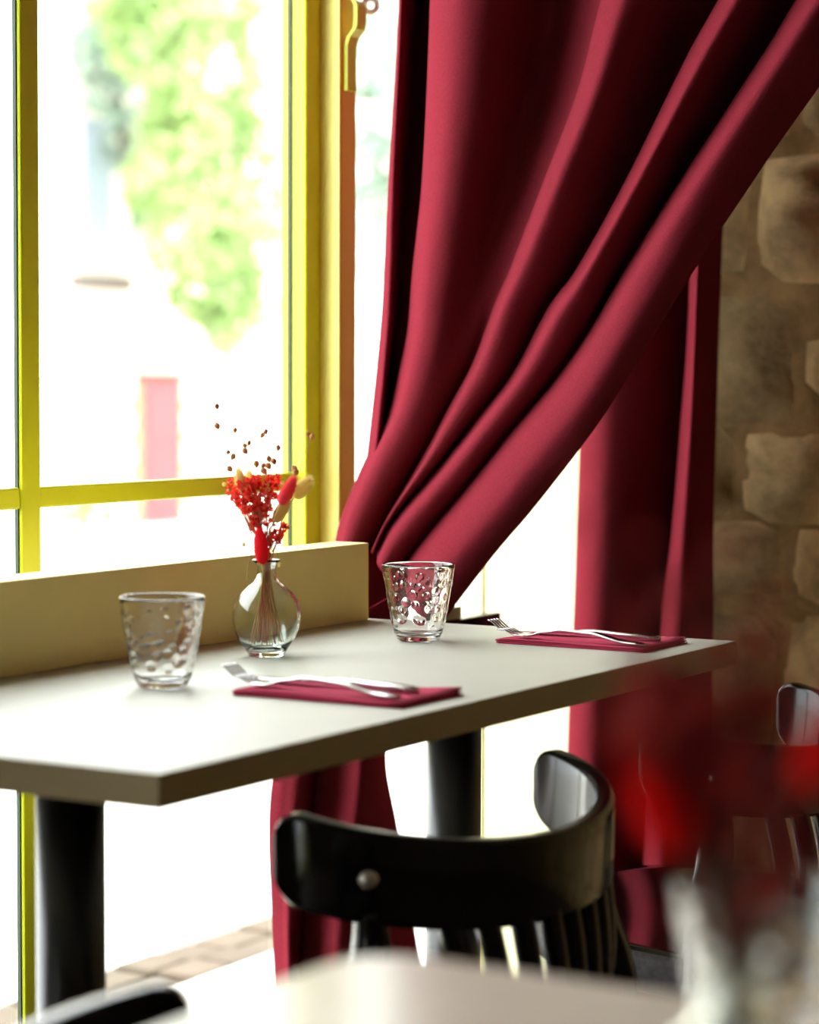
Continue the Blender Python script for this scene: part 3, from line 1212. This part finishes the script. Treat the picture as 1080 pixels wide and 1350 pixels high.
ch = make_chair()
c1 = copy_thing(ch, (1.908, 1.125, 0), -.053)
c1['label'] = 'black bentwood bistro chair pulled up to the middle of the window table'
c3 = copy_thing(ch, (.990, .743, 0), math.radians(-149))
c3['label'] = 'blurred black chair whose rail end shows in the bottom left corner'

# ------------------------------------------------------------------ near table
nt_ = empty('beige_table', (.70, .30, 0))
bm = bmesh.new()
pts = []
x0, x1, y0, y1, r = -.36, .365, -.60, .362, .045
for cx, cy, a0 in ((x1 - r, y1 - r, 0), (x0 + r, y1 - r, 90), (x0 + r, y0 + r, 180), (x1 - r, y0 + r, 270)):
    for k in range(9):
        a = math.radians(a0 + 90 * k / 8)
        pts.append((cx + r * math.cos(a), cy + r * math.sin(a)))
fc = bm.faces.new([bm.verts.new((x, y, .733)) for x, y in pts])
ex = bmesh.ops.extrude_face_region(bm, geom=[fc])
for g in ex['geom']:
    if isinstance(g, bmesh.types.BMVert):
        g.co.z = .761
bmesh.ops.recalc_face_normals(bm, faces=bm.faces[:])
bmesh.ops.bevel(bm, geom=[e for e in bm.edges if abs(e.verts[0].co.z - e.verts[1].co.z) < 1e-6], offset=.003, segments=2, affect='EDGES')
from_bm('tabletop', bm, M['beige'], nt_)
v, f = tube_data([(0, -.12, .012), (0, -.12, .733)], .035, 32)
mesh('column', v, f, M['black_metal'], nt_)
from_bm('foot_plate', box_bm(-.22, .22, -.34, .10, 0, .012, .003), M['black_metal'], nt_)
tag(nt_, 'blurred beige table in the foreground at the bottom of the picture', 'table')
# small white dish on it
v, f = lathe_data([(.0, .001), (.018, .0), (.022, .002), (.030, .010), (.034, .022), (.032, .0225), (.027, .011), (.018, .005), (.0, .0045)], 40)
sc = mesh('white_dish', v, f, M['white_ceramic'], None, True, (.715, .342 - .0, .7612))
sc.location = (.845, .395, .7612)
tag(sc, 'small blurred white dish beside the foreground vase on the beige table', 'dish')

# ------------------------------------------------------------------ the big tied-back curtain
def poly_at(pl, t):
    """pl: list of (x,y) from top to bottom, y increasing; t in 0..1 over its y span"""
    ya, yb = pl[0][1], pl[-1][1]
    y = ya + (yb - ya) * t
    for i in range(len(pl) - 1):
        if y <= pl[i + 1][1] or i == len(pl) - 2:
            a, b, c, d = pl[max(0, i - 1)], pl[i], pl[i + 1], pl[min(len(pl) - 1, i + 2)]
            u = (y - b[1]) / ((c[1] - b[1]) or 1)
            # monotone-ish cubic in x over y
            m1 = (c[0] - a[0]) / ((c[1] - a[1]) or 1)
            m2 = (d[0] - b[0]) / ((d[1] - b[1]) or 1)
            h = c[1] - b[1]
            h00, h10, h01, h11 = 2 * u ** 3 - 3 * u ** 2 + 1, u ** 3 - 2 * u ** 2 + u, -2 * u ** 3 + 3 * u ** 2, u ** 3 - u ** 2
            return h00 * b[0] + h10 * h * m1 + h01 * c[0] + h11 * h * m2, y
    return pl[-1]


def drape(name, nodes, place, rows, sub, mat_, parent, org):
    """nodes: (polyline, offset_top, offset_bottom); place(px,py,off) -> world point; a Catmull-Rom skin across the nodes"""
    grid = []
    for j in range(rows + 1):
        t = j / rows
        line = []
        for pl, oa, ob in nodes:
            x, y = poly_at(pl, t)
            k = min(1, max(0, (y - 20) / 560))
            k = k * k * (3 - 2 * k)
            line.append(place(x, y, oa + (ob - oa) * k))
        row = []
        for i in range(len(line) - 1):
            a, b, c, d = line[max(0, i - 1)], line[i], line[i + 1], line[min(len(line) - 1, i + 2)]
            for q in range(sub):
                row.append(crom(a, b, c, d, q / sub))
        row.append(line[-1])
        grid.append(row)
    n = len(grid[0])
    V = [p - org for r in grid for p in r]
    Fc = []
    for j in range(rows):
        for i in range(n - 1):
            p = j * n + i
            Fc.append((p, p + n, p + n + 1, p + 1))
    o = mesh(name, V, Fc, mat_, parent)
    sm = o.modifiers.new('thickness', 'SOLIDIFY')
    sm.thickness = .002
    sm.offset = 0
    return o


XCUR = 2.74
R1 = [(585, -700), (570, -150), (568, 0), (557, 240), (544, 361), (538, 434), (529, 480), (512, 547), (481, 609), (450, 684), (441, 722)]
R2 = [(1010, -700), (835, -150), (791, 0), (760, 120), (714, 241), (668, 361), (651, 400), (622, 479), (591, 537), (557, 602), (509, 684), (490, 726)]
R3 = [(1330, -700), (1030, -150), (948, 0), (914, 60), (884, 120), (824, 241), (757, 361), (727, 400), (677, 492), (640, 540), (575, 621), (514, 690), (492, 732)]
R4 = [(1500, -700), (1140, -150), (1050, 0), (1014, 60), (975, 120), (896, 241), (822, 361), (776, 440), (731, 503), (670, 575), (622, 636), (543, 732), (516, 776)]
RE = [(1660, -700), (1268, -150), (1160, 0), (1080, 112), (1016, 202), (975, 263), (936, 321), (910, 362), (876, 417), (838, 478), (797, 544), (764, 590), (700, 672), (649, 732), (598, 799), (572, 836)]


def shift(pl, *ds):
    """slide a line sideways; ds = (top, middle, bottom)"""
    ya, yb = -150, pl[-1][1]
    out = []
    for x, y in pl:
        t = min(1, max(0, (y - ya) / (yb - ya)))
        d = ds[0] + (ds[1] - ds[0]) * min(1, t * 2) + ((ds[2] - ds[1]) * (t * 2 - 1) if t > .5 else 0)
        out.append((x + d, y))
    return out


HEM = [(545, -700), (529, -150), (527, 0), (513, 240), (505, 400), (498, 480), (490, 554), (482, 618), (472, 660), (460, 700), (452, 722)]


def between(a, b, f):
    return [(pa[0] + (pb[0] - pa[0]) * f, pa[1] + (pb[1] - pa[1]) * f) for pa, pb in ((poly_at(a, k / 48), poly_at(b, k / 48)) for k in range(49))]


nodes = [
    (HEM, .02, .03),
    (shift(HEM, 3, 8, 12), .008, -.008),
    (shift(HEM, 30, 24, 16), .10, .05),
    (shift(R1, 12, 8, 6), .135, .06),
    (R1, .02, .02), (shift(R1, 9, 8, 6), -.03, -.004), (between(R1, R2, .20), -.052, -.018), (between(R1, R2, .42), -.018, -.018),
    (between(R1, R2, .68), .095, -.004), (between(R1, R2, .88), .085, .020), (between(R1, R2, 1.02), .03, .045),
    (shift(R2, 2, 3, 1), -.005, .02), (shift(R2, 10, 8, 5), -.035, -.002), (between(R2, R3, .22), -.055, -.016), (between(R2, R3, .46), -.016, -.016),
    (between(R2, R3, .72), .055, -.002), (between(R2, R3, 1.04), .115, .045),
    (R3, .015, .02), (shift(R3, 9, 8, 6), -.032, -.004), (between(R3, R4, .25), -.055, -.022), (between(R3, R4, .50), -.014, -.022),
    (between(R3, R4, .76), .050, -.004), (between(R3, R4, 1.05), .105, .045),
    (R4, .015, .02), (shift(R4, 10, 9, 8), -.030, -.008), (between(R4, RE, .28), -.056, -.030), (between(R4, RE, .58), -.032, -.040),
    (between(R4, RE, .85), .004, -.026), (shift(RE, -4, -4, -2), .025, -.004),
    (RE, .045, .012),
    (shift(RE, -20, -20, -8), .085, .05),
]
OC = Vector((XCUR, 1.5, 0))
cu = empty('tied_curtain', OC)
drape('drape', nodes, lambda x, y, o: at_x(x, y, XCUR + o), 130, 6, M['cloth'], cu, OC)
# tail below the tie, hanging between table and window
YT = 1.715


def vline(pts):
    return [(a, b) for a, b in pts]


tl = [
    (vline([(436, 722), (400, 850), (358, 1040), (359, 1200), (365, 1330), (372, 1800)]), .07, .07),
    (vline([(444, 722), (412, 850), (376, 1040), (372, 1200), (376, 1330), (384, 1800)]), .05, .05),
    (vline([(450, 722), (430, 850), (400, 1040), (386, 1200), (386, 1330), (394, 1800)]), .035, .035),
    (vline([(453, 722), (440, 850), (420, 1040), (402, 1200), (398, 1330), (404, 1800)]), .078, .078),
    (vline([(450, 722), (434, 850), (412, 1040), (391, 1200), (388, 1330), (394, 1800)]), .078, .078),
    (vline([(456, 722), (444, 850), (422, 1040), (402, 1200), (397, 1330), (403, 1800)]), .055, .055),
    (vline([(468, 722), (462, 850), (448, 1040), (428, 1200), (424, 1330), (430, 1800)]), .015, .015),
    (vline([(478, 722), (480, 850), (472, 1040), (452, 1200), (448, 1330), (454, 1800)]), -.020, -.020),
    (vline([(500, 722), (496, 850), (488, 1040), (484, 1200), (484, 1330), (490, 1800)]), -.015, -.015),
    (vline([(526, 722), (514, 850), (503, 1000), (519, 1090), (541, 1230), (556, 1330), (600, 1800)]), .02, .02),
    (vline([(532, 722), (519, 850), (508, 1000), (523, 1090), (545, 1230), (560, 1330), (604, 1800)]), .035, .035),
]
drape('tail', tl, lambda x, y, o: at_y(x, y, YT + o), 60, 6, M['cloth'], cu, OC)
# tieback band
tb = []
for k in range(29):
    a = 2 * math.pi * k / 28
    tb.append(Vector((2.735 + .105 * math.cos(a), 1.70 + .045 * math.sin(a), .765 + .03 * math.cos(a))) - OC)
tube('tieback', tb, .012, M['cloth'], cu, 8, (.5, 1.4))
# curtain rail it runs on
rd = empty('curtain_rail', (XCUR, 1.1, 2.235))
tube('rod', [(0, -.55, 0), (0, .69, 0)], .012, M['rod'], rd, 14)
for yy in (-.53, .66):
    tube('bracket', [(0, yy, .01), (0, yy, .665)], .006, M['rod'], rd, 8)
tag(rd, 'dark iron rod carrying the big burgundy curtain above the window table', 'curtain rail')
tag(cu, 'burgundy curtain tied back in deep folds behind the end of the window table', 'curtain')

# ------------------------------------------------------------------ straight curtain by the stone wall
X2 = 3.285
s1 = [(786, -500), (768, 500), (765, 590), (757, 820), (750, 960), (742, 1250), (738, 1420)]
s2 = [(872, -500), (858, 500), (846, 640), (836, 820), (826, 960), (812, 1250), (806, 1420)]
s3 = [(938, -500), (908, 420), (898, 560), (886, 700), (872, 820), (860, 1000), (845, 1200), (842, 1420)]
s4 = [(962, -500), (926, 420), (922, 560), (914, 700), (908, 820), (898, 1000), (882, 1200), (878, 1420)]
s5 = [(985, -500), (948, 420), (944, 560), (940, 700), (940, 820), (936, 1000), (930, 1200), (926, 1420)]
n2 = [
    (s1, -.01, -.01), (shift(s1, 8, 8, 8), -.045, -.045), (shift(s1, 40, 38, 36), -.055, -.055), (s2, -.005, -.005),
    (shift(s3, 4, 4, 4), .075, .075), (s3, .0, .0), (shift(s3, 9, 9, 9), -.045, -.045), (shift(s4, -8, -8, -8), -.05, -.05), (s4, .0, .0), (shift(s5, -6, -6, -6), .06, .06), (s5, .075, .075),
]
c2o = Vector((X2, 1.55, 0))
cb = empty('straight_curtain', c2o)
drape('drape', n2, lambda x, y, o: at_x(x, y, X2 + o), 40, 6, M['cloth'], cb, c2o)
tag(cb, 'burgundy curtain hanging straight beside the stone wall', 'curtain')
